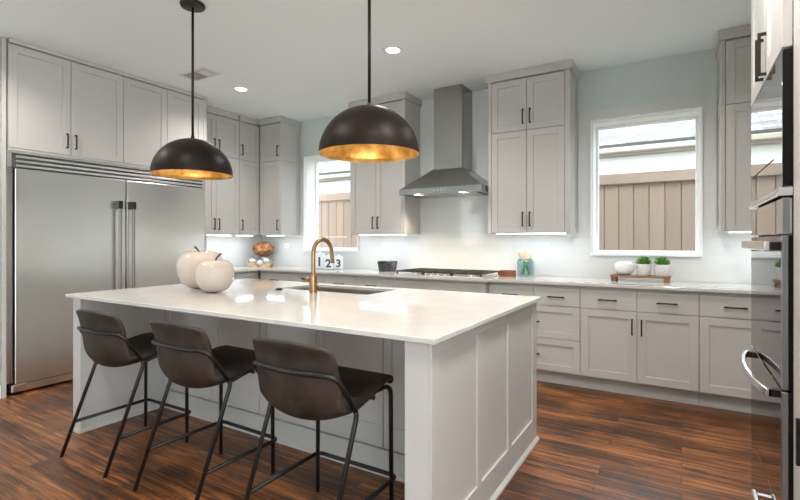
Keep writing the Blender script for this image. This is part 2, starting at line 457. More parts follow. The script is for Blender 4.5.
rf = MB().box(-20, 10, 0, 7, -.03, .03).done('roof', 'shingle', nb); rf.location = (0, -.50, 3.13); rf.rotation_euler = (math.radians(27), 0, 0)

# ------------------------------------------------------------------ cabinet pieces
def frame(face, a0, a1, z0, z1, p, th=.02, rail=.062, rec=.009, plain=False):
    """shaker front. face '-y': front plane at y=p looking to -y, a = x.  face '+x': front plane x=p, a = y.  '-x' likewise"""
    mb = MB()
    s = {'-y': 1, '+x': -1, '-x': 1, '+y': -1}[face]
    def bx(u0, u1, w0, w1, d0, d1):
        if face in ('-y', '+y'): mb.box(u0, u1, p + s * d0, p + s * d1, w0, w1)
        else: mb.box(p + s * d0, p + s * d1, u0, u1, w0, w1)
    if plain:
        bx(a0, a1, z0, z1, 0, th)
    else:
        r = rail
        bx(a0, a0 + r, z0, z1, 0, th); bx(a1 - r, a1, z0, z1, 0, th)
        bx(a0 + r, a1 - r, z0, z0 + r, 0, th); bx(a0 + r, a1 - r, z1 - r, z1, 0, th)
        bx(a0 + r - .001, a1 - r + .001, z0 + r - .001, z1 - r + .001, rec, th)
    return mb

def pull(parent, face, a, z, p, length=.14, vert=True, proud=.032, t=.0055, m='bronze'):
    """squared bar pull on the front plane p"""
    mb = MB(); s = {'-y': -1, '+x': 1, '-x': -1}[face]
    h = length / 2
    def bx(u0, u1, w0, w1, d0, d1):
        if face == '-y': mb.box(u0, u1, p + s * d0, p + s * d1, w0, w1)
        else: mb.box(p + s * d0, p + s * d1, u0, u1, w0, w1)
    if vert:
        bx(a - t, a + t, z - h, z + h, proud - .010, proud)
        for q in (z - h + t, z + h - t): bx(a - t, a + t, q - t, q + t, -.001, proud - .010)
    else:
        bx(a - h, a + h, z - t, z + t, proud - .010, proud)
        for q in (a - h + t + .012, a + h - t - .012): bx(q - t, q + t, z - t, z + t, -.001, proud - .010)
    return mb.done('handle', m, parent, bevel=.0012, label='dark bronze bar pull')

G = .0022   # half gap between fronts
def door(parent, face, a0, a1, z0, z1, p, hinge=None, hz='low', hl=.14):
    d = frame(face, a0 + G, a1 - G, z0 + G, z1 - G, p).done('door', 'cab', parent, bevel=.0012)
    if hinge:
        a = a1 - .034 if hinge == 'a0' else a0 + .034
        z = z0 + .06 + hl / 2 if hz == 'low' else z1 - .06 - hl / 2
        pull(d, face, a, z, p, hl)
    return d
def drawer(parent, face, a0, a1, z0, z1, p, plain=True, handle=True, hl=.17):
    d = frame(face, a0 + G, a1 - G, z0 + G, z1 - G, p, plain=plain, rail=.055).done('drawer', 'cab', parent, bevel=.0012)
    if handle: pull(d, face, (a0 + a1) / 2, (z0 + z1) / 2, p, hl, vert=False)
    return d
def crown(parent, x0, x1, y0, y1, z0):
    return box('crown', 'cab', parent, x0, x1, y0, y1, z0, CEIL - .0012, bevel=.002)

UB, US, UT = 1.345, 2.335, 2.842
YU = 4.43
def upper_back(label, x0, x1, doors, lx=.0, rx=.0, side_l=False, side_r=False, crl=.02, crr=.02, hz='low', top=UT, led=True):
    """wall cabinet on the back wall; doors = list of (x0, x1, hinge)"""
    t = thing('wall_cabinet', label, 'cabinet', (0, 0, 0))
    box('body', 'cab', t, x0, x1, YU + .022, YB - .012, UB, top)
    if lx: box('filler', 'cab', t, x0, x0 + lx, YU, YU + .022, UB, top)
    if rx: box('filler', 'cab', t, x1 - rx, x1, YU, YU + .022, UB, top)
    for a, b, h in doors:
        door(t, '-y', a, b, UB + .004, US, YU, h, 'low')
        door(t, '-y', a, b, US, top - .008, YU, h, 'low')
    for flag, xx, f in ((side_l, x0, '-x'), (side_r, x1, '+x')):
        if flag:
            pp = xx - .014 if f == '-x' else xx + .014
            frame(f, YU + .004, YB - .013, UB, US - .002, pp, th=.014, rail=.055, rec=.007).done('side_panel', 'cab', t, bevel=.001)
            frame(f, YU + .004, YB - .013, US + .002, top, pp, th=.014, rail=.055, rec=.007).done('side_panel', 'cab', t, bevel=.001)
    crown(t, x0 - crl, x1 + crr, YU - .022, YB - .001, top)
    if led:
        box('light_strip', 'led', t, x0 + .05, x1 - .05, YU + .10, YU + .125, UB - .009, UB - .0005, bevel=0)
        w = x1 - x0 - .1
        lamp('strip_glow', 'AREA', ((x0 + x1) / 2, YU + .1125, UB - .012), LED_W * w, (.90, .95, 1), t, shape='RECTANGLE', size=w, size_y=.025)
    return t

# ---- upper cabinets on the back wall
upper_back('narrow white corner wall cabinet with one door column left of the smaller window', -4.945, -4.54,
           [(-4.925, -4.54, 'a0')], side_r=True, crl=-.02, crr=.035)
upper_back('white two-door wall cabinet between the smaller window and the range hood', -3.372, -2.625,
           [(-3.372, -3.012, 'a0'), (-3.012, -2.662, 'a1')], rx=.038, side_l=True, side_r=False)
upper_back('white two-door wall cabinet between the range hood and the larger window', -1.655, -.886,
           [(-1.622, -1.27, 'a0'), (-1.27, -.918, 'a1')], lx=.031, rx=.03, side_r=True, crr=.034)
upper_back('white wall cabinet right of the larger window, partly hidden by the oven tower', .275, .945,
           [(.292, .62, 'a0'), (.62, .945, 'a0')], lx=.015, side_l=True, crl=.034, crr=0)

# ---- upper cabinets on the left wall (fronts face +x)
XU = -4.95
def upper_left(label, y0, y1, doors, led=True):
    t = thing('wall_cabinet', label, 'cabinet')
    box('body', 'cab', t, XL + .012, XU - .022, y0, y1, UB, UT)
    for a, b, h in doors:
        door(t, '+x', a, b, UB + .004, US, XU, h); door(t, '+x', a, b, US, UT - .008, XU, h)
    crown(t, XL + .001, XU + .02, y0, y1 - .03, UT)
    if led:
        box('light_strip', 'led', t, XU - .125, XU - .10, y0 + .05, y1 - .05, UB - .009, UB - .0005, bevel=0)
        w = y1 - y0 - .1
        lamp('strip_glow', 'AREA', (XU - .1125, (y0 + y1) / 2, UB - .012), LED_W * w, (.90, .95, 1), t, shape='RECTANGLE', size=.025, size_y=w)
    return t
upper_left('tall white wall cabinet with paired doors just right of the refrigerator', 3.425, 4.105, [(3.43, 3.752, 'a0'), (3.752, 4.105, 'a1')])
t = upper_left('white wall cabinet with single door column in the corner, on the refrigerator wall', 4.107, 4.47, [(4.11, 4.445, 'a1')])

# ------------------------------------------------------------------ refrigerator and its surround
XF = -4.68
fr = thing('refrigerator', 'wide built-in stainless steel refrigerator with two tall doors', 'refrigerator')
box('body', 'dark', fr, XL + .02, XF - .06, 1.567, 3.398, .012, 2.005)
box('side_frame', 'steelv', fr, XF - .06, XF - .022, 1.567, 1.612, .10, 1.872)
for y0, y1, hy in ((1.622, 2.508, 2.425), (2.520, 3.396, 2.553)):
    d = MB().box(XF - .055, XF, y0, y1, .088, 1.868).done('door', 'steel', fr, bevel=.004, segs=2)
    h = MB().tube([(XF + .058, hy, .62), (XF + .058, hy, 1.60)], .0155, 16).done('handle', 'handlesteel', d, smooth=True, label='long round steel handle')
    sharp(h)
    for z in (.60, 1.60): MB().box(XF - .001, XF + .076, hy - .02, hy + .02, z - .02, z + .055).done('handle_mount', 'bronze', h, bevel=.003, label='dark handle end cap')
M['vdark'] = mat('grille recess shade', (.12, .12, .12), .5)  # grey slab colour stands in for shade behind the louvers
gr = box('grille', 'vdark', fr, XF - .06, XF - .03, 1.567, 3.398, 1.874, 2.008)
MB().box(XF - .03, XF, 1.567, 3.398, 1.992, 2.012).box(XF - .03, XF, 1.567, 1.600, 1.872, 1.992).box(XF - .03, XF, 3.37, 3.398, 1.872, 1.992).done('grille_frame', 'steel', gr, bevel=.002)
for k in range(3):
    z = 1.882 + k * .037
    MB().prism([(XF - .03, z + .012), (XF, z), (XF + .002, z + .018), (XF - .03, z + .030)], 'y', 1.626, 3.369).done('louver', 'steel', gr, bevel=.0015)
box('kick_plate', 'steel', fr, XF - .06, XF - .012, 1.600, 3.392, .022, .082, label='stainless kick plate')
box('hinge_cover', 'chrome', fr, XF - .05, XF + .004, 1.606, 1.70, .024, .086, bevel=.004)

fp = tag(box('end_panel', 'cab', None, XL + .001, XF + .004, 1.533, 1.563, 0.001, CEIL - .0015), 'tall white end panel along the left edge of the refrigerator', 'panel')
fp2 = tag(box('end_panel', 'cab', None, XL + .011, XF + .0, 3.402, 3.422, 0.001, CEIL - .0015), 'tall white end panel closing the right side of the refrigerator', 'panel')
def over_fridge(label, y0, y1, mid, fill=0):
    t = thing('wall_cabinet', label, 'cabinet')
    box('body', 'cab', t, XL + .012, XF - .022, y0, y1, 2.016, 2.885)
    box('bottom_rail', 'cab', t, XF - .022, XF - .004, y0, y1, 2.014, 2.032)
    if fill: box('filler', 'cab', t, XF - .022, XF, y1 - fill, y1, 2.032, 2.885)
    door(t, '+x', y0, mid, 2.033, 2.882, XF, 'a0', hl=.13); door(t, '+x', mid, y1 - fill, 2.033, 2.882, XF, 'a1', hl=.13)
    box('crown', 'cab', t, XF - .1, XF + .022, y0 - (0 if y0 > 2 else .0), y1, 2.8855, CEIL - .0012)
    return t
over_fridge('white two-door cabinet above the left refrigerator door, dark pulls at bottom', 1.575, 2.488, 2.03)
over_fridge('white two-door cabinet above the right refrigerator door, behind the left pendant', 2.489, 3.401, 2.94, fill=.022)

# ------------------------------------------------------------------ base cabinets
YC = 4.18
BZ = .888
def base(label, x0, x1, yf=YC, toe=True):
    t = thing('base_cabinet', label, 'cabinet')
    box('body', 'cab', t, x0, x1, yf + .022, YB - .012, .112, BZ - .0005)
    box('top_rail', 'cab', t, x0, x1, yf + .006, yf + .022, .862, BZ - .001)
    box('toe_kick', 'toe', t, x0, x1, yf + .078, yf + .095, .0, .112)
    return t
b = base('white base cabinet with three doorless drawer fronts left of the cooktop cabinet', -3.56, -2.665)
for a, c in ((-3.56, -3.124), (-3.124, -2.665)):
    drawer(b, '-y', a, c, .70, .862, YC, hl=.15); drawer(b, '-y', a, c, .125, .70, YC, plain=False)
b['label'] = 'white base cabinet with two top drawers directly left of the cooktop cabinet'
b = base('white base cabinet under the numbered canisters, next to the room corner', -4.655, -3.562)
drawer(b, '-y', -4.64, -4.10, .70, .862, YC, hl=.15); drawer(b, '-y', -4.10, -3.562, .70, .862, YC, hl=.15)
door(b, '-y', -4.64, -4.10, .125, .70, YC, 'a0', 'high'); door(b, '-y', -4.10, -3.562, .125, .70, YC, 'a1', 'high')
b = base('white bumped-out base cabinet directly under the gas cooktop', -2.66, -1.562, 4.11)
box('filler', 'cab', b, -2.66, -2.60, 4.11, 4.132, .125, .862); box('filler', 'cab', b, -1.622, -1.562, 4.11, 4.132, .125, .862)
drawer(b, '-y', -2.60, -1.622, .70, .862, 4.11, handle=False); drawer(b, '-y', -2.60, -1.622, .41, .70, 4.11, plain=False, hl=.2); drawer(b, '-y', -2.60, -1.622, .125, .41, 4.11, plain=False, hl=.2)
b = base('white drawer base right of the cooktop with two wide lower drawers', -1.558, -.741)
drawer(b, '-y', -1.558, -1.135, .70, .862, YC, hl=.15); drawer(b, '-y', -1.135, -.741, .70, .862, YC, hl=.145)
drawer(b, '-y', -1.558, -.741, .41, .70, YC, plain=False, hl=.145); drawer(b, '-y', -1.558, -.741, .125, .41, YC, plain=False, hl=.145)
b = base('white base cabinet below the larger window with two drawers over paired doors', -.740, .112)
for a, c, h in ((-.740, -.308, 'a0'), (-.308, .112, 'a1')):
    drawer(b, '-y', a, c, .70, .862, YC, hl=.145); door(b, '-y', a, c, .125, .70, YC, h, 'high', hl=.13)
b = base('white base cabinet with one drawer over one door beside the oven tower', .113, .56)
drawer(b, '-y', .113, .56, .70, .862, YC, hl=.145); door(b, '-y', .113, .56, .125, .70, YC, 'a0', 'high')
b = base('white blind corner base cabinet tucked behind the oven tower', .561, .948)
frame('-y', .561, .948, .125, .862, YC).done('door', 'cab', b, bevel=.0012)
# left-wall base
t = thing('base_cabinet', 'white base cabinet on the left wall beside the refrigerator end panel', 'cabinet')
box('body', 'cab', t, XL + .012, XF - .0, 3.424, 4.20, .112, BZ - .0005)
box('toe_kick', 'toe', t, XF - .08, XF - .062, 3.424, 4.20, 0, .111)
drawer(t, '+x', 3.43, 3.80, .70, .862, XF + .022); drawer(t, '+x', 3.80, 4.155, .70, .862, XF + .022)
door(t, '+x', 3.43, 3.80, .125, .70, XF + .022, 'a0', 'high'); door(t, '+x', 3.80, 4.155, .125, .70, XF + .022, 'a1', 'high')

# worktop: an L along the left wall and back wall with the bump-out at the cooktop
XI, YI = -4.63, 4.15
pts = [(XL + .011, 3.424), (XI, 3.424), (XI, YI), (-2.70, YI), (-2.70, 4.08), (-1.53, 4.08), (-1.53, YI), (XR - .001, YI), (XR - .001, T - .001), (XL + .011, T - .001)]
wt = MB().prism(pts, 'z', BZ, CT).done('worktop', 'quartz', None, bevel=.003, segs=2)
tag(wt, 'white quartz worktop running along the window wall and into the corner', 'countertop')

# ------------------------------------------------------------------ island
IX0, IX1, IY0, IY1 = -3.50, -.79, 1.53, 2.98
YP = 2.12
isl = thing('kitchen_island', 'large white paneled kitchen island in the middle of the room', 'island', (0, 0, 0))
mb = MB()   # carcass walls around a hollow so the sink can hang inside
IB = CT - .022
mb.box(IX0 + .10, IX1 - .12, YP + .012, YP + .03, .0, IB - .0005)
mb.box(IX0 + .02, IX1 - .02, IY1 - .04, IY1 - .022, .1, IB - .0005)
mb.box(IX0 + .12, IX1 - .12, YP + .03, IY1 - .04, .1, .118)
mb.done('body', 'cab', isl)
def mod_panel(p0, p1):   # wing walls seen on both faces
    pass
# left wing wall
box('end_panel', 'cab', isl, IX0, IX0 + .10, IY0, IY1, 0, IB - .0005, bevel=.002)
# right wing wall with its three recessed panels on the outside
box('end_panel', 'cab', isl, IX1 - .118, IX1 - .012, IY0, IY1, 0, IB - .0005, bevel=.002)
mb = MB()
ys = [(1.53, 1.597), (1.984, 2.034), (2.415, 2.478), (2.895, 2.98)]
for a, c in ys: mb.box(IX1 - .012, IX1, a, c, .155, .845)
mb.box(IX1 - .012, IX1, IY0, IY1, .845, IB - .0005); mb.box(IX1 - .012, IX1, IY0, IY1, 0, .155)
mb.done('panel_frame', 'cab', isl, bevel=.0015)
mb = MB()
mb.prism([(IX1, 0), (IX1 + .014, 0), (IX1 + .014, .012), (IX1, .03)], 'y', IY0 - .002, IY1 + .012)
mb.done('shoe_molding', 'cab', isl)
# knee-side back panel: battens and grooves
mb = MB(); xs = [IX0 + .10, -2.842, -2.36, -1.875, -1.394, IX1 - .118]
for a, c in zip(xs, xs[1:]):
    r = .055
    g = .003
    y0, y1 = YP - .0, YP + .012
    mb.box(a + g, c - g, y0, y1, .14, .26); mb.box(a + g, c - g, y0, y1, .80, IB - .001)
    mb.box(a + g, a + r, y0, y1, .26, .80); mb.box(c - r, c - g, y0, y1, .26, .80)
    mb.box(a + r - .001, c - r + .001, y0 + .007, y1, .259, .801)
mb.done('back_panel', 'cab', isl, bevel=.0012)
MB().box(IX0 + .10, IX1 - .118, YP - .012, YP + .012, 0, .135).prism([(YP - .012, 0), (YP - .026, 0), (YP - .026, .010), (YP - .012, .022)], 'x', IX0 + .10, IX1 - .118).done('baseboard', 'cab', isl, bevel=.002)
MB().prism([(IX0 + .10, 0), (IX0 + .112, 0), (IX0 + .112, .012), (IX0 + .10, .022)], 'y', IY0, YP - .03).box(IX0 - .008, IX0 + .112, IY0 - .012, IY0, 0, .02).done('shoe_molding', 'cab', isl)
# working side doors (towards the range)
n = 5; w = (IX1 - IX0 - .04) / n
for k in range(n):
    a = IX0 + .02 + k * w
    d = frame('+y', a + .003, a + w - .003, .12, .86, IY1 + 0.0).done('door', 'cab', isl, bevel=.0012)
box('toe_kick', 'toe', isl, IX0 + .10, IX1 - .12, IY1 - .10, IY1 - .085, 0, .10)

# island worktop with a hole for the sink
SX0, SX1, SY0, SY1 = -2.60, -1.78, 2.52, 2.90
CX0, CX1, CY0, CY1 = -3.543, -.765, 1.503, 3.005
bm = bmesh.new(); X_ = [CX0, SX0, SX1, CX1]; Y_ = [CY0, SY0, SY1, CY1]
V = {(i, j, k): bm.verts.new((X_[i], Y_[j], CT if k else CT - .022)) for i in range(4) for j in range(4) for k in range(2)}
for i in range(3):
    for j in range(3):
        if (i, j) == (1, 1): continue
        for k in range(2): bm.faces.new([V[(i, j, k)], V[(i + 1, j, k)], V[(i + 1, j + 1, k)], V[(i, j + 1, k)]])
for a, b_ in ([((i, 0), (i + 1, 0)) for i in range(3)] + [((i, 3), (i + 1, 3)) for i in range(3)] + [((0, j), (0, j + 1)) for j in range(3)] + [((3, j), (3, j + 1)) for j in range(3)]
             + [((1, 1), (2, 1)), ((1, 2), (2, 2)), ((1, 1), (1, 2)), ((2, 1), (2, 2))]):
    bm.faces.new([V[(*a, 0)], V[(*b_, 0)], V[(*b_, 1)], V[(*a, 1)]])
mb = MB(); mb.bm.free(); mb.bm = bm
ic = mb.done('island_countertop', 'quartz', None, bevel=.003, segs=2)
tag(ic, 'glossy white quartz slab covering the whole island', 'countertop')

# sink
sk = thing('sink', 'undermount steel sink basin set into the island worktop', 'sink')
mb = MB(); z0, z1 = CT - .225, CT - .0225; t = .012
mb.box(SX0 - .001 - t, SX0 - .001, SY0 - t, SY1 + t, z0, z1); mb.box(SX1 + .001, SX1 + .001 + t, SY0 - t, SY1 + t, z0, z1)
mb.box(SX0 - .001, SX1 + .001, SY0 - t, SY0 - .001, z0, z1); mb.box(SX0 - .001, SX1 + .001, SY1 + .001, SY1 + t, z0, z1)
mb.box(SX0 - .001, SX1 + .001, SY0 - .001, SY1 + .001, z0, z0 + t)
mb.done('basin', mat('sink steel', (.42, .38, .34), .35, .9), sk)
MB().lathe([(0, .0), (.045, .0), (.045, .004), (.03, .006), (0, .004)], 20, ((SX0 + SX1) / 2, (SY0 + SY1) / 2, z0 + t)).done('drain', 'chrome', sk)

# faucet
FX, FYY = -2.178, 2.435
fc = thing('faucet', 'brushed brass gooseneck faucet standing at the island sink', 'faucet', (FX, FYY, CT))
sharp(MB().lathe([(0, 0), (.030, 0), (.030, .008), (.0275, .010), (.0275, .118), (.024, .122), (0, .122)], 28).done('base', 'brass', fc, smooth=True))
R = .098; zc = .268
pts = [(0, 0, .118), (0, 0, .20)] + [(0, R - R * math.cos(a), zc + R * math.sin(a)) for a in [PI * k / 16 for k in range(0, 17)]]
pts += [(0, 2 * R + .012, .205)]
# taper towards the outlet
sp = MB().tube(pts, [.0148] * 14 + [.0147, .0146, .0145, .0143, .0140, .0136], 18).done('spout', 'brass', fc, smooth=True); sharp(sp)
MB().tube([(0, 2 * R + .0115, .208), (0, 2 * R + .0125, .196)], .0125, 16).done('aerator', 'bronze', sp, smooth=True)
lv = MB().tube([(-.026, 0, .085), (-.062, 0, .085)], .017, 18).done('valve', 'brass', fc, smooth=True); sharp(lv)
sharp(MB().tube([(-.062, 0, .085), (-.074, 0, .086), (-.100, -.012, .094)], [.012, .009, .0065], 12).done('lever', 'bronze', lv, smooth=True, label='dark slim lever end'))
# air switch button
ab = MB().lathe([(0, 0), (.026, 0), (.026, .006), (.018, .010), (.018, .014), (0, .015)], 24, (-2.50, 2.43, CT)).done('air_switch', 'bronze', None, smooth=True)
sharp(ab); tag(ab, 'small round bronze button on the island worktop left of the faucet', 'button')

# decorative apples
def apple_bm(r, h):
    mb = MB(); prof = []
    n = 20
    for k in range(n + 1):
        a = -PI / 2 + PI * k / n
        rr = r * math.cos(a) ** 0.80 if abs(math.cos(a)) > 1e-6 else 0
        zz = h / 2 + h / 2 * math.sin(a)
        u = k / n
        if u > .72: zz -= .22 * h * ((u - .72) / .28) ** 2 * (1.1 - rr / r)      # dimple at the stem
        rr *= 1.0 - .16 * (1 - u) ** 1.6 * (rr / r)                            # narrower towards the base
        if u < .13: zz = max(zz, 0.0)
        prof.append((max(rr, 0), zz))
    prof[0] = (0, .012 * h); prof[-1] = (0, prof[-1][1])
    zmin = min(z for _, z in prof)
    prof = [(r_, z - zmin) for r_, z in prof]
    mb.lathe(prof, 48)
    return mb, prof[-1][1]
def apple(name, label, loc, r, h, stem, m='ceramic', sr=.007, sm='stem'):
    t = thing(name, label, 'ornament', loc)
    mb, zt = apple_bm(r, h)
    mb.done('body', m, t, smooth=True)
    s = stem
    MB().tube([(0, 0, zt - .012), (.002, 0, zt + .3 * s), (.010 * s / .06, .002, zt + .65 * s), (.032 * s / .06, .004, zt + 1.0 * s)], [sr * .8, sr * .75, sr * .85, sr * 1.15], 10).done('stem', sm, t, smooth=True)
    return t
a1 = apple('ceramic_apple', 'larger of the two glossy white ceramic apples, behind on the island', (-3.105, 2.215, CT + .001), .176, .302, .085)
a1.rotation_euler = (0, 0, math.radians(200))
a2 = apple('ceramic_apple', 'smaller glossy white ceramic apple in front on the island', (-2.765, 2.085, CT + .001), .138, .243, .085)
a2.rotation_euler = (0, 0, math.radians(20))

# ------------------------------------------------------------------ range hood and cooktop
hd = thing('range_hood', 'stainless steel chimney range hood above the gas cooktop', 'range hood')
hx0, hx1, hyf, hyb = -2.612, -1.67, 4.29, T - .001
cx0, cx1, cyf = -2.30, -1.972, 4.50
mb = MB()
mb.box(hx0, hx1, hyf, hyb, 1.765, 1.825)
mb.done('rim', 'hoodsteel', hd, bevel=.002)
bm = bmesh.new()
lo = [bm.verts.new(p) for p in ((hx0 + .004, hyf + .004, 1.8245), (hx1 - .004, hyf + .004, 1.8245), (hx1 - .004, hyb, 1.8245), (hx0 + .004, hyb, 1.8245))]
hi = [bm.verts.new(p) for p in ((cx0 - .01, cyf - .01, 2.04), (cx1 + .01, cyf - .01, 2.04), (cx1 + .01, hyb, 2.04), (cx0 - .01, hyb, 2.04))]
bm.faces.new(lo[::-1]); bm.faces.new(hi)
for k in range(4): bm.faces.new((lo[k], lo[(k + 1) % 4], hi[(k + 1) % 4], hi[k]))
mb = MB(); mb.bm.free(); mb.bm = bm
mb.done('canopy', 'hoodsteel', hd, bevel=.002)
ch = box('chimney', 'hoodsteel', hd, cx0, cx1, cyf, hyb, 2.0395, CEIL - .0015, bevel=.002)
box('filter', 'hoodsteel', hd, hx0 + .10, hx1 - .10, hyf + .10, hyb - .06, 1.757, 1.766, bevel=.001)
for xq in (-2.42, -1.90):
    l = MB().lathe([(0, 0), (.03, 0), (.03, -.004), (0, -.004)], 20, (xq, hyf + .055, 1.765)).done('lamp', 'lens', hd)
    lamp('lamp_glow', 'SPOT', (xq, hyf + .055, 1.755), 7, (1, .82, .60), hd, spot_size=math.radians(110), spot_blend=.6, shadow_soft_size=.03)
for k in range(4): MB().tube([(-2.19 + k * .04, hyf + .0005, 1.795), (-2.19 + k * .04, hyf - .004, 1.795)], .007, 12).done('button', 'chrome', hd)

ct = thing('cooktop', 'black gas cooktop with iron grates set in the back worktop', 'cooktop', (-2.085, 4.40, CT))
gx = .475
box('tray', 'steel', ct, -.50, .50, -.27, .27, .0005, .012, bevel=.003)
for k in range(3):
    x0 = -gx + k * .3168; x1 = x0 + .313
    mb = MB()
    mb.box(x0, x1, -.255, -.239, .034, .048); mb.box(x0, x1, .239, .255, .034, .048)
    mb.box(x0, x0 + .014, -.24, .24, .034, .048); mb.box(x1 - .014, x1, -.24, .24, .034, .048)
    mb.box(x0 + .014, x1 - .014, -.007, .007, .034, .048); mb.box((x0 + x1) / 2 - .006, (x0 + x1) / 2 + .006, -.24, .24, .034, .048)
    mb.box(x0 + .014, x1 - .014, -.13, -.12, .034, .048); mb.box(x0 + .014, x1 - .014, .12, .13, .034, .048)
    for px in (x0 + .002, x1 - .016):
        for py in (-.254, .24): mb.box(px, px + .014, py, py + .014, .0118, .035)
    mb.done('grate', 'iron', ct, bevel=.0015)
    for py in ((-.12, .12) if k != 1 else (0,)):
        sharp(MB().lathe([(0, 0), (.052, 0), (.052, .010), (.035, .012), (.034, .020), (0, .022)], 20, ((x0 + x1) / 2, py, .0118)).done('burner', 'chrome', ct, smooth=True))
for k in range(5):
    sharp(MB().lathe([(0, 0), (.021, 0), (.019, .022), (.016, .026), (0, .026)], 18, (-.16 + k * .08, -.222 if k % 2 else -.222, .0118)).done('knob', 'chrome', ct, smooth=True))

# ------------------------------------------------------------------ oven tower
XT = .295; XO = .268
TY0, TY1 = 1.858, 2.618
tw = thing('oven_cabinet', 'tall white cabinet at the right edge that houses the ovens', 'cabinet')
mb = MB()
mb.box(XT, XR - .001, TY0 - .085, TY0 - .001, 0.0, CEIL - .002)
mb.box(XT, XR - .001, TY1 + .001, TY1 + .02, 0.0, CEIL - .002)
mb.box(XT + .40, XR - .001, TY0 - .001, TY1 + .001, 0.0, CEIL - .002)
mb.box(XT + .001, XT + .40, TY0 - .001, TY1 + .001, 1.905, CEIL - .002)
mb.box(XT + .001, XT + .40, TY0 - .001, TY1 + .001, .001, .12)
mb.done('body', 'cab', tw, bevel=.0015)
for a, c, h in ((TY0, 2.213, 'a1'), (2.213, TY1, 'a0')):
    d = frame('-x', a + G, c - G, 1.875, 2.84, XO, th=.026).done('door', 'cab', tw, bevel=.0012)
    hy = c - .034 if h == 'a1' else a + .034
    pull(d, '-x', hy, 1.965, XO, .16, m='black', proud=.026)
box('crown', 'cab', tw, XO - .03, XT, TY0 - .03, TY1 + .03, 2.843, CEIL - .0015)

mw = thing('microwave', 'built-in microwave with mirrored glass door at the top of the oven tower', 'microwave')
box('body', 'dark', mw, XT - .001, XT + .38, TY0 + .004, TY1 - .004, 1.415, 1.868)
d = box('door', 'mirror', mw, XO, XT - .001, TY0 + .002, TY1 - .002, 1.44, 1.868, bevel=.002, label='mirror-like dark glass door')
MB().box(XO + .0006, XT - .002, TY0 - .0006, TY0 + .0016, 1.442, 1.866).done('door_edge', 'dark', d)
mb = MB(); mb.box(XO - .0012, XO + .0004, TY0 + .16, TY1 - .055, 1.545, 1.549).done('window_line', 'dark', d)
MB().prism([(XO - .016, 1.420), (XO - .012, 1.411), (XT - .0015, 1.411), (XT - .0015, 1.438), (XO - .006, 1.438)], 'y', TY0 - .006, TY1 - .03).done('bottom_trim', 'chrome', mw, bevel=.002)

ov = thing('double_oven', 'stainless and dark glass double wall oven in the tower below the microwave', 'oven')
box('body', 'dark', ov, XT - .001, XT + .38, TY0 + .004, TY1 - .004, .13, 1.408)
box('control_panel', 'mirror', ov, XO, XT - .001, TY0 + .002, TY1 - .002, 1.292, 1.405, bevel=.002)
box('control_panel_trim', 'steeld', ov, XO + .001, XO + .018, TY0 - .003, TY0 + .0016, 1.292, 1.405, bevel=0)
GL = 'glassmix'
def oven_glass():
    m = mat('reflective oven door glass', (.012, .011, .011), 0.015, 0.0, IOR=1.9); return m
M['glassmix'] = oven_glass()
def oven_door(z0, z1, bar):
    d = box('door', 'glassmix', ov, XO, XT - .001, TY0 + .022, TY1 - .002, z0, z1, bevel=.002, label='reflective dark glass oven door')
    box('door_frame', 'steeld', d, XO - .0005, XO + .015, TY0 - .003, TY0 + .0215, z0, z1, bevel=.001, label='stainless door edge')
    box('door_gap_shade', 'dark', d, XO + .0152, XT - .001, TY0 - .001, TY0 + .0215, z0, z1, bevel=0)  # solid black strip stands in for shade in the door gap
    h = bar(d)
    return d
def bar_straight(d):
    h = MB().box(XO - .040, XO - .022, 1.90, 2.57, 1.236, 1.270).done('handle', 'chrome', d, bevel=.005, segs=2, label='square steel bar handle')
    MB().box(XO - .023, XO + .0005, 1.93, 1.96, 1.240, 1.266).done('handle_mount', 'bronze', h)
    MB().box(XO - .023, XO + .0005, 2.51, 2.54, 1.240, 1.266).done('handle_mount', 'bronze', h)
    return h
def bar_bow(z, y0, y1, out=.044):
    def f(d):
        pts = []
        n = 16
        mb = MB(); prev = None
        rings = []
        for k in range(n + 1):
            u = k / n; y = y0 + (y1 - y0) * u
            x = XO - .022 - out * math.sin(PI * u) ** .8 * .75
            rings.append([mb.bm.verts.new(p) for p in ((x - .009, y, z - .013), (x + .007, y, z - .013), (x + .007, y, z + .013), (x - .009, y, z + .013))])
        for a, b2 in zip(rings, rings[1:]):
            for q in range(4): mb.bm.faces.new((a[q], a[(q + 1) % 4], b2[(q + 1) % 4], b2[q]))
        mb.bm.faces.new(rings[0]); mb.bm.faces.new(rings[-1][::-1])
        h = mb.done('handle', 'chrome', d, bevel=.003, segs=2, label='bowed steel bar handle')
        MB().box(XO - .024, XO + .0005, y0, y0 + .03, z - .012, z + .012).done('handle_mount', 'bronze', h)
        MB().box(XO - .024, XO + .0005, y1 - .03, y1, z - .012, z + .012).done('handle_mount', 'bronze', h)
        return h
    return f
oven_door(.806, 1.286, bar_straight)
oven_door(.398, .798, bar_bow(.772, 1.93, 2.56))
wd = thing('warming_drawer', 'reflective steel warming drawer below the ovens at the lower right', 'drawer')
box('body', 'dark', wd, XT - .001, XT + .38, TY0 + .004, TY1 - .004, .121, .129)
M['wdm'] = mat('reflective dark steel', (.02, .02, .02), 0.05, 0.0, IOR=2.1)
d = box('front', 'wdm', wd, XO + .001, XT - .002, TY0 + .002, TY1 - .002, .125, .391, bevel=.002)
h = MB().box(XO - .036, XO - .020, 1.95, 2.26, .285, .305).done('handle', 'chrome', d, bevel=.004)
MB().box(XO - .024, XO + .0015, 1.98, 2.00, .288, .302).done('handle_mount', 'chrome', h)
MB().box(XO - .024, XO + .0015, 2.22, 2.24, .288, .302).done('handle_mount', 'chrome', h)

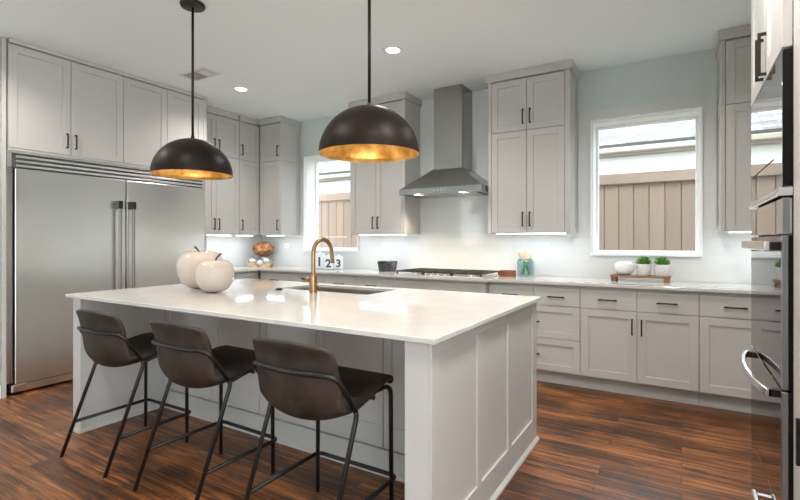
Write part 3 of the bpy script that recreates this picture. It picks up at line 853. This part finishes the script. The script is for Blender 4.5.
pt = thing('pantry_cabinet', 'tall white pantry cabinet at the far right edge with a black pull', 'cabinet')
box('body', 'cab', pt, XT + .024, XR - .001, .95, TY0 - .087, .001, CEIL - .002)
d = frame('-x', .955, TY0 - .089, .125, 2.84, XT).done('door', 'cab', pt, bevel=.0012)
pull(d, '-x', 1.60, .737, XT, .125, m='black', proud=.036)

# ------------------------------------------------------------------ bar stools
def stool_proto():
    t = thing('bar_stool', 'x', 'stool', (0, 0, 0), 'bar stools along the island')
    # shell: columns across the width, profile from the seat front to the top of the back (local: x across, y towards island)
    prof = [  # (y, z, half width, side curl y, side curl z)
        (.468, .606, .200, 0, -.004), (.476, .620, .208, 0, .000), (.445, .627, .217, 0, .002), (.37, .612, .224, 0, .006),
        (.29, .587, .229, 0, .014), (.21, .560, .232, .0, .026), (.14, .536, .233, .006, .040), (.085, .526, .233, .016, .056),
        (.042, .540, .232, .030, .058), (.014, .580, .231, .042, .042), (.000, .640, .230, .050, .022), (-.008, .700, .230, .052, .008), (-.014, .755, .229, .050, .002),
        (-.022, .805, .227, .045, -.002), (-.032, .846, .220, .038, -.008), (-.040, .872, .203, .030, -.018)]
    nx = 12
    def surf(off):
        rows = []
        for i, (y, z, hw, cy, cz) in enumerate(prof):
            p0 = prof[max(i - 1, 0)]; p1 = prof[min(i + 1, len(prof) - 1)]
            ty, tz = p1[0] - p0[0], p1[1] - p0[1]; l = math.hypot(ty, tz); nyv, nzv = tz / l, -ty / l   # towards the sitter: up / forward
            row = []
            for k in range(nx + 1):
                u = -1 + 2 * k / nx
                c = abs(u) ** 2.2
                row.append((hw * u, y + cy * c + nyv * off, z + cz * c + nzv * off))
            rows.append(row)
        return rows
    A, B = surf(.0), surf(.026)
    mb = MB()
    va = [[mb.bm.verts.new(p) for p in r] for r in A]; vb = [[mb.bm.verts.new(p) for p in r] for r in B]
    m_, n_ = len(prof), nx + 1
    for i in range(m_ - 1):
        for k in range(n_ - 1):
            mb.bm.faces.new((va[i][k], va[i][k + 1], va[i + 1][k + 1], va[i + 1][k]))
            mb.bm.faces.new((vb[i][k], vb[i + 1][k], vb[i + 1][k + 1], vb[i][k + 1]))
        for k in (0, n_ - 1): mb.bm.faces.new((va[i][k], va[i + 1][k], vb[i + 1][k], vb[i][k]))
    for i in (0, m_ - 1):
        for k in range(n_ - 1): mb.bm.faces.new((va[i][k], vb[i][k], vb[i][k + 1], va[i][k + 1]))
    sh = mb.done('seat_shell', 'suede', t, smooth=True)
    ss = sh.modifiers.new('sub', 'SUBSURF'); ss.levels = 2; ss.render_levels = 2
    # seam piping along the rim
    rim = [A[i][0] for i in range(m_)] + [A[-1][k] for k in range(1, n_)] + [A[i][-1] for i in range(m_ - 2, -1, -1)]
    # seat pad seam across the seat
    # frame
    r = .0105
    seatx = .222
    def bez(a, b_, c, n=8):
        a, b_, c = Vector(a), Vector(b_), Vector(c)
        return [a * (1 - s) ** 2 + b_ * 2 * s * (1 - s) + c * s * s for s in [k / n for k in range(n + 1)]]
    # wrap bar: behind the back and down both sides to the kink
    half = [(0, -.0225, .752), (.11, -.016, .752)] + bez((.17, .0, .752), (.228, .024, .752), (.235, .050, .715)) + [(.238, .142, .580)]
    full = [(-x, y, z) for x, y, z in half[:0:-1]] + [tuple(p) for p in half]
    MB().tube(full, r, 12).done('back_rail', 'black', t, smooth=True)
    for sx in (-1, 1):
        lg = MB().tube([(sx * .238, .139, .584), (sx * .238, .146, .568), (sx * .238, .142, .548), (sx * .235, -.062, .004)], r, 12).done('leg', 'black', t, smooth=True)
        MB().tube([(sx * .235, -.0625, .003), (sx * .235, -.0632, .0)], .0115, 12).done('foot_cap', 'rubber', lg, smooth=True)
        lg = MB().tube([(sx * .195, .19, .566), (sx * .197, .34, .602)] + bez((sx * .206, .385, .608), (sx * .216, .436, .612), (sx * .2185, .436, .565)) + [(sx * .222, .436, .004)], r, 12).done('leg', 'black', t, smooth=True)
        MB().tube([(sx * .222, .436, .003), (sx * .222, .436, 0)], .0115, 12).done('foot_cap', 'rubber', lg, smooth=True)
    fz = .185
    yb = -.062 + (.142 + .062) * ((fz - .004) / .544)
    xb = .235 + .003 * ((fz - .004) / .544)
    half = [(0, .458, fz), (.17, .458, fz)] + bez((.20, .458, fz), (.236, .458, fz), (.236, .425, fz)) + [(xb, yb, fz)]
    full = [(-x, y, z) for x, y, z in half[:0:-1]] + [tuple(p) for p in half]
    MB().tube(full, r * .95, 12).done('foot_rail', 'black', t, smooth=True)
    MB().tube([(-.205, .32, .580), (.205, .32, .580)], r * .9, 10).done('seat_support', 'black', t, smooth=True)
    return t
st = stool_proto()
st.location = (-1.360, 1.365, 0); st['label'] = 'brown leather bar stool with black frame, nearest the right end of the island'
dup(st, (-2.137, 1.375, 0), 'brown leather bar stool with black frame, middle one of three at the island', rz=math.radians(-1))
dup(st, (-2.885, 1.37, 0), 'brown leather bar stool with black frame, farthest left one nearest the refrigerator', rz=math.radians(1))

# ------------------------------------------------------------------ pendants
PY = 2.018
def pendant(label, x):
    t = thing('pendant_light', label, 'pendant light', (x, PY, CEIL), 'dome pendants over the island')
    R, hh = .265, .252; zr = 1.728 - CEIL
    n = 14
    out = [(R * math.cos(PI / 2 * k / n), zr + hh * math.sin(PI / 2 * k / n)) for k in range(n)] + [(.022, zr + hh), (0, zr + hh)]
    MB().lathe(out, 64).done('shade', 'domeout', t, smooth=True, label='dark bronze outer dome')
    R2 = R - .004
    inn = [(R, zr), (R2, zr + .001)] + [(R2 * math.cos(PI / 2 * k / n), zr + (hh - .006) * math.sin(PI / 2 * k / n)) for k in range(1, n)] + [(0, zr + hh - .006)]
    MB().lathe(inn, 64).done('shade_lining', 'gold', t, smooth=True, label='gold leaf inside of the dome')
    sharp(MB().lathe([(0, -.001), (.080, -.001), (.084, -.010), (.078, -.022), (.016, -.027), (0, -.027)], 32).done('canopy', 'black', t, smooth=True))
    MB().tube([(0, 0, -.026), (0, 0, zr + hh + .012)], .0084, 12).done('rod', 'black', t, smooth=True)
    sharp(MB().lathe([(0, zr + hh + .02), (.011, zr + hh + .02), (.015, zr + hh - .002), (0, zr + hh - .002)], 20).done('rod_collar', 'black', t, smooth=True))
    sharp(MB().lathe([(0, zr + hh - .006), (.024, zr + hh - .006), (.024, zr + hh - .065), (0, zr + hh - .065)], 20).done('socket', 'black', t, smooth=True))
    prof = [(0, 0)] + [(.03 * math.sin(PI * k / 10) * (1 if k > 4 else 1), .035 - .038 * math.cos(PI * k / 10)) for k in range(1, 10)] + [(.013, .078), (0, .08)]
    MB().lathe(prof, 20, (0, 0, zr + hh - .14)).done('bulb', 'bulb', t, smooth=True)
    lamp('bulb_glow', 'POINT', (0, 0, zr + hh - .16), PEND_W, (1, .84, .62), t, shadow_soft_size=.03)
    return t
pendant('black dome pendant with gold lining, left one nearer the refrigerator', -2.913)
pendant('black dome pendant with gold lining, right one nearer the range hood', -1.414)

# ------------------------------------------------------------------ recessed lights and vent
def downlight(label, x, y, w=DOWN_W):
    t = thing('recessed_light', label, 'ceiling light', (x, y, CEIL), 'recessed ceiling lights')
    sharp(MB().lathe([(.058, -.0005), (.092, -.0005), (.092, -.006), (.080, -.009), (.058, -.005), (.058, -.0005)], 36).done('trim_ring', 'trim', t, smooth=True))
    MB().lathe([(0, -.0035), (.058, -.0035), (.058, -.001), (0, -.001)], 32).done('lens', 'lens', t)
    lamp('downlight_glow', 'SPOT', (0, 0, -.02), w, (1, .95, .89), t, spot_size=math.radians(150), spot_blend=.8, shadow_soft_size=.07)
    return t
downlight('round recessed ceiling light left of the right pendant rod, farther from the hood', -4.093, 3.418)
downlight('round recessed ceiling light between the right pendant rod and the range hood', -2.134, 3.401)
for x, y in ((-.25, 3.40), (-.12, 1.75), (-4.093, 1.2), (-2.134, .9), (-.25, .9), (-3.2, -1.5), (-.6, -1.5), (2.0, -1.5)):  # unseen lights added for brightness, the strongest for the island's right face
    downlight('added recessed ceiling light out of the picture', x, y, 60 if y == 1.75 else DOWN_W)

vt = thing('ceiling_vent', 'white rectangular air vent in the ceiling near the left pendant', 'vent', (-4.07, 2.90, CEIL))
box('frame', 'ventw', vt, -.20, .20, -.10, .10, -.008, -.0006, bevel=.003)
box('cavity', 'ventd', vt, -.155, .155, -.075, .075, -.0095, -.0078, bevel=0)  # flat darker sheet stands in for shade between the slats
for k in range(9): 
    y = -.066 + k * .0165
    MB().prism([(y - .002, -.0155), (y + .0045, -.0098), (y + .006, -.0098), (y - .0005, -.0165)], 'x', -.153, .02).done('slat', 'ventw', vt)
for k in range(5):
    x = .045 + k * .024
    MB().prism([(x - .002, -.0155), (x + .0045, -.0098), (x + .006, -.0098), (x - .0005, -.0165)], 'y', -.073, .073).done('slat', 'ventw', vt)

# ------------------------------------------------------------------ outlets on the tile
def outlet(label, x, wall='back', y=0, z=1.215):
    t = thing('outlet', label, 'outlet', (x, T - .0005, z) if wall == 'back' else (XL + .0105, y, z), rz=0 if wall == 'back' else PI / 2)
    box('cover_plate', 'outletw', t, -.058, .058, -.006, 0, -.036, .036, bevel=.002)
    for s in (-1, 1):
        f = box('socket', 'outletw', t, s * .024 - .016, s * .024 + .016, -.0078, -.0058, -.013, .013, bevel=.001)
        MB().box(s * .024 - .006, s * .024 - .0035, -.0083, -.0076, -.004, .005).box(s * .024 + .0035, s * .024 + .006, -.0083, -.0076, -.004, .005).done('slot', 'slot', f)
    return t
outlet('white wall outlet on the tile right of the green utensil jar', -1.20)
outlet('white wall outlet on the tile above the black container', -3.10)
outlet('white wall outlet on the corner tile left of the smaller window', -4.78, z=1.20)
outlet('white wall outlet on the tile beside the refrigerator', 0, 'left', 3.80, 1.20)

# ------------------------------------------------------------------ things on the worktop
Z0 = CT + .0006
# black tapered container
bx = thing('square_container', 'small black glossy square container on the worktop left of the cooktop', 'container', (-2.955, 4.59, Z0), rz=math.radians(8))
bm = bmesh.new()
def ring(h, z): return [bm.verts.new((sx * h, sy * h, z)) for sx, sy in ((-1, -1), (1, -1), (1, 1), (-1, 1))]
o0, o1, i1, i0 = ring(.076, 0), ring(.090, .118), ring(.083, .118), ring(.070, .008)
bm.faces.new(o0[::-1]); bm.faces.new(i0)
for a, b_ in ((o0, o1), (o1, i1), (i1, i0)):
    for k in range(4): bm.faces.new((a[k], a[(k + 1) % 4], b_[(k + 1) % 4], b_[k]))
mb = MB(); mb.bm.free(); mb.bm = bm
mb.done('body', 'blackglass', bx, bevel=.003, segs=2)

# reddish wood box
rb = thing('wooden_box', 'small reddish wooden box between the cooktop and the utensil jar', 'box', (-1.485, 4.52, Z0), rz=math.radians(-4))
mb = MB(); mb.box(-.072, .072, -.045, .045, 0, .008)
mb.box(-.072, -.064, -.045, .045, .008, .062); mb.box(.064, .072, -.045, .045, .008, .062); mb.box(-.064, .064, -.045, -.037, .008, .062); mb.box(-.064, .064, .037, .045, .008, .062)
mb.done('body', 'redwood', rb, bevel=.002)
box('divider', 'redwood', rb, -.012, -.004, -.037, .037, .008, .055)

# utensil jar (glass) and the utensils inside
jx, jy = -1.345, 4.655
jr = thing('utensil_jar', 'teal glass jar holding wooden utensils on the worktop', 'jar', (jx, jy, Z0))
sharp(MB().lathe([(0, 0), (.076, 0), (.084, .006), (.085, .02), (.085, .145), (.080, .158), (.070, .163), (.070, .172), (.075, .176), (.071, .178), (.066, .172), (.066, .162), (.079, .152), (.081, .143), (.081, .02), (.074, .010), (0, .010)], 40).done('body', 'jarglass', jr, smooth=True))
def utensil(name, label, base, top, headw, headl, kind):
    t = thing(name, label, 'utensil', base, 'utensils in the jar')
    b0 = Vector(base); d = (Vector(top) - b0); L = d.length; dn = d.normalized()
    t.rotation_mode = 'QUATERNION'; t.rotation_quaternion = Vector((0, 0, 1)).rotation_difference(dn)
    MB().tube([(0, 0, .0), (0, 0, L * .55)], .0095, 10).done('grip', 'greenhandle', t, smooth=True, label='green painted handle end')
    MB().tube([(0, 0, L * .55), (0, 0, L - headl * .8)], .006, 10).done('shaft', 'spoonwood', t, smooth=True)
    n = 10; prof = []
    mb = MB(); rows = []
    for k in range(n + 1):
        u = k / n; w = headw / 2 * (math.sin(PI * min(1, .12 + .80 * u)) ** .6 if kind == 'spoon' else (.35 + .65 * min(1, u * 2.2)))
        z = L - headl + headl * u
        rows.append([mb.bm.verts.new((w * s, q + (.012 * (1 - s * s) if kind == 'spoon' else 0), z)) for q in (-.003, .003) for s in (-1, -.5, 0, .5, 1)])
    for a, b_ in zip(rows, rows[1:]):
        for k in range(4):
            mb.bm.faces.new((a[k], a[k + 1], b_[k + 1], b_[k])); mb.bm.faces.new((a[5 + k], b_[5 + k], b_[6 + k], a[6 + k]))
        mb.bm.faces.new((a[0], b_[0], b_[5], a[5])); mb.bm.faces.new((a[4], a[9], b_[9], b_[4]))
    for r_ in (rows[0], rows[-1]): mb.bm.faces.new((r_[0], r_[1], r_[2], r_[3], r_[4], r_[9], r_[8], r_[7], r_[6], r_[5]))
    mb.done('head', 'spoonwood', t, smooth=True)
    return t
utensil('wooden_spatula', 'wooden spatula leaning left in the teal jar', (jx + .030, jy + .03, Z0 + .019), (jx - .062, jy + .03, Z0 + .262), .066, .10, 'flat')
utensil('wooden_spoon', 'wooden spoon standing nearly upright in the teal jar', (jx - .012, jy + .0, Z0 + .019), (jx + .005, jy - .0, Z0 + .262), .058, .085, 'spoon')
utensil('wooden_spatula', 'wooden spatula leaning right in the teal jar', (jx - .03, jy - .032, Z0 + .019), (jx + .046, jy - .032, Z0 + .246), .066, .10, 'flat')
#utensil('wooden_spoon', 'wooden spoon leaning back in the teal jar', (jx + .01, jy - .03, Z0 + .019), (jx + .03, jy + .05, Z0 + .245), .05, .08, 'spoon')

# tray with apple and two potted plants
tr = thing('wooden_riser', 'low rustic wooden riser under the larger window', 'tray', (-.315, 4.60, Z0))
MB().box(-.235, .235, -.075, .075, .034, .052).done('board', 'rustic', tr, bevel=.004, segs=2)
for s in (-1, 1): MB().box(s * .205 - .022, s * .205 + .022, -.065, .065, 0, .0342).done('foot', 'rustic', tr, bevel=.003)
TZ = Z0 + .0525
apple('ceramic_apple', 'small matt white apple on the wooden riser under the window', (-.440, 4.60, TZ), .088, .130, .02, 'whitepot', .004, 'whitepot')
def pot(label, x, y, seed):
    t = thing('potted_plant', label, 'plant', (x, y, TZ), 'green plants on the riser')
    sharp(MB().lathe([(0, 0), (.046, 0), (.049, .004), (.064, .096), (.061, .098), (.056, .09), (.0, .085)], 36).done('pot', 'whitepot', t, smooth=True, label='plain white tapered pot'))
    MB().lathe([(0, .0855), (.0555, .0905), (.0, .092)], 20).done('soil', 'soil', t)
    rnd = random.Random(seed); mb = MB()
    for k in range(230):
        a = rnd.uniform(0, 2 * PI); e = rnd.uniform(.15, 1.45); rr = rnd.uniform(.55, 1.0)
        tip = Vector((math.cos(a) * math.cos(e) * .088, math.sin(a) * math.cos(e) * .082, .098 + math.sin(e) * .088)) 
        tip = Vector((tip.x * rr, tip.y * rr, .10 + (tip.z - .10) * rr))
        base = Vector((tip.x * .35, tip.y * .35, .09))
        d = (tip - base); ax = d.normalized()
        side = ax.cross(Vector((rnd.uniform(-1, 1), rnd.uniform(-1, 1), rnd.uniform(-1, 1)))).normalized()
        w = rnd.uniform(.004, .0075)
        nrm = ax.cross(side).normalized() * .0012
        for q in range(2):
            c0 = base + d * (.45 + .3 * q); l = d.length * (.30 if q == 0 else .28)
            p = [c0 - ax * l * .5, c0 + side * w + nrm, c0 + ax * l * .6, c0 - side * w + nrm]
            mb.bm.faces.new([mb.bm.verts.new(v) for v in p])
    o = mb.done('foliage', 'leaf', t)
    return t
pot('bushy green plant in white pot, left one on the wooden riser', -.285, 4.60, 3)
pot('bushy green plant in white pot, right one on the wooden riser', -.145, 4.60, 5)

# canisters 1 2 3
def canister(num, label, x, y, s, h):
    t = thing('canister', label, 'canister', (x, y, Z0), 'numbered canisters', rz=math.radians(38))
    box('body', 'canister', t, -s, s, -s, s, 0, h, bevel=.010)
    box('lid', 'canister', t, -s + .004, s - .004, -s + .004, s - .004, h + .0003, h + .012, bevel=.004)
    sharp(MB().lathe([(0, 0), (.010, 0), (.014, .012), (.009, .018), (0, .019)], 16, (0, 0, h + .0122)).done('knob', 'canister', t, smooth=True))
    cu = bpy.data.curves.new('digit', 'FONT'); cu.body = num; cu.size = h * .86; cu.align_x = 'CENTER'; cu.extrude = .0008; cu.offset = .0045
    ob = bpy.data.objects.new('digit_curve', cu); C.objects.link(ob)
    bpy.context.view_layer.update()
    me = bpy.data.meshes.new_from_object(ob.evaluated_get(bpy.context.evaluated_depsgraph_get()))
    bpy.data.objects.remove(ob); bpy.data.curves.remove(cu)
    me.materials.clear(); me.materials.append(M['digit'])
    d = bpy.data.objects.new('digit', me); C.objects.link(d); d.parent = t
    d.location = (0, -s - .0004, h * .20); d.rotation_euler = (PI / 2, 0, 0); d['label'] = f'dark numeral {num}'
    return t
canister('1', 'pale canister with the numeral 1, largest and left of three below the small window', -3.985, 4.575, .066, .185)
canister('2', 'pale canister with the numeral 2, middle of three below the small window', -3.776, 4.50, .056, .158)
canister('3', 'pale canister with the numeral 3, right of three below the small window', -3.712, 4.62, .056, .150)

# corner display
cd = thing('serving_tray', 'pale wooden boat-shaped tray in the worktop corner', 'tray', (-5.0, 4.50, Z0), rz=math.radians(31))
mb = MB()
mb.prism([(-.145, 0), (.145, 0), (.185, .055), (.172, .055), (.14, .010), (-.14, .010), (-.172, .055), (-.185, .055)], 'y', -.066, .066)
mb.done('body', 'palewood', cd, bevel=.003)
MB().prism([(-.146, .001), (-.03, .001), (-.03, .045), (-.178, .053)], 'y', -.0695, -.0615).prism([(.03, .001), (.146, .001), (.178, .053), (.03, .045)], 'y', -.0695, -.0615).done('side_board', 'palewood', cd, bevel=.002)
rz = math.radians(31)
def disp(lx, ly): return (-5.0 + lx * math.cos(rz) - ly * math.sin(rz), 4.50 + lx * math.sin(rz) + ly * math.cos(rz))
for lx, lab, r in ((-.105, 'left silvery glass ball on the corner tray', .057), (-.004, 'small white ball in the middle of the corner tray', .038), (.095, 'right silvery glass ball on the corner tray', .057)):
    px, py = disp(lx, 0)
    bm = bmesh.new(); bmesh.ops.create_icosphere(bm, subdivisions=3, radius=r)
    mb = MB(); mb.bm.free(); mb.bm = bm
    b = mb.done('decorative_ball', 'silverglass' if r > .04 else 'whitepot', None, smooth=True)
    b.location = (px, py, Z0 + .0105 + r); tag(b, lab, 'ornament', 'balls on the corner tray')
px, py = disp(.01, .14)
tk = thing('teak_ball_ornament', 'round brown root-wood ball on a pale stand behind the corner tray', 'ornament', (px, py, Z0))
sharp(MB().lathe([(0, 0), (.06, 0), (.058, .012), (.022, .02), (.018, .11), (.035, .138), (0, .138)], 28).done('stand', 'whitepot', tk, smooth=True))
bm = bmesh.new(); bmesh.ops.create_icosphere(bm, subdivisions=5, radius=1)
from mathutils import noise as mn
for v in bm.verts:
    p = v.co.copy(); f = 1 + .10 * mn.noise(p * 1.7) + .07 * mn.noise(p * 5) + .03 * mn.noise(p * 12)
    v.co = Vector((p.x * .145 * f, p.y * .13 * f, p.z * .104 * f + .238))
mb = MB(); mb.bm.free(); mb.bm = bm
b = mb.done('root_ball', 'teak', tk, smooth=True); b.rotation_euler = (0, 0, rz)
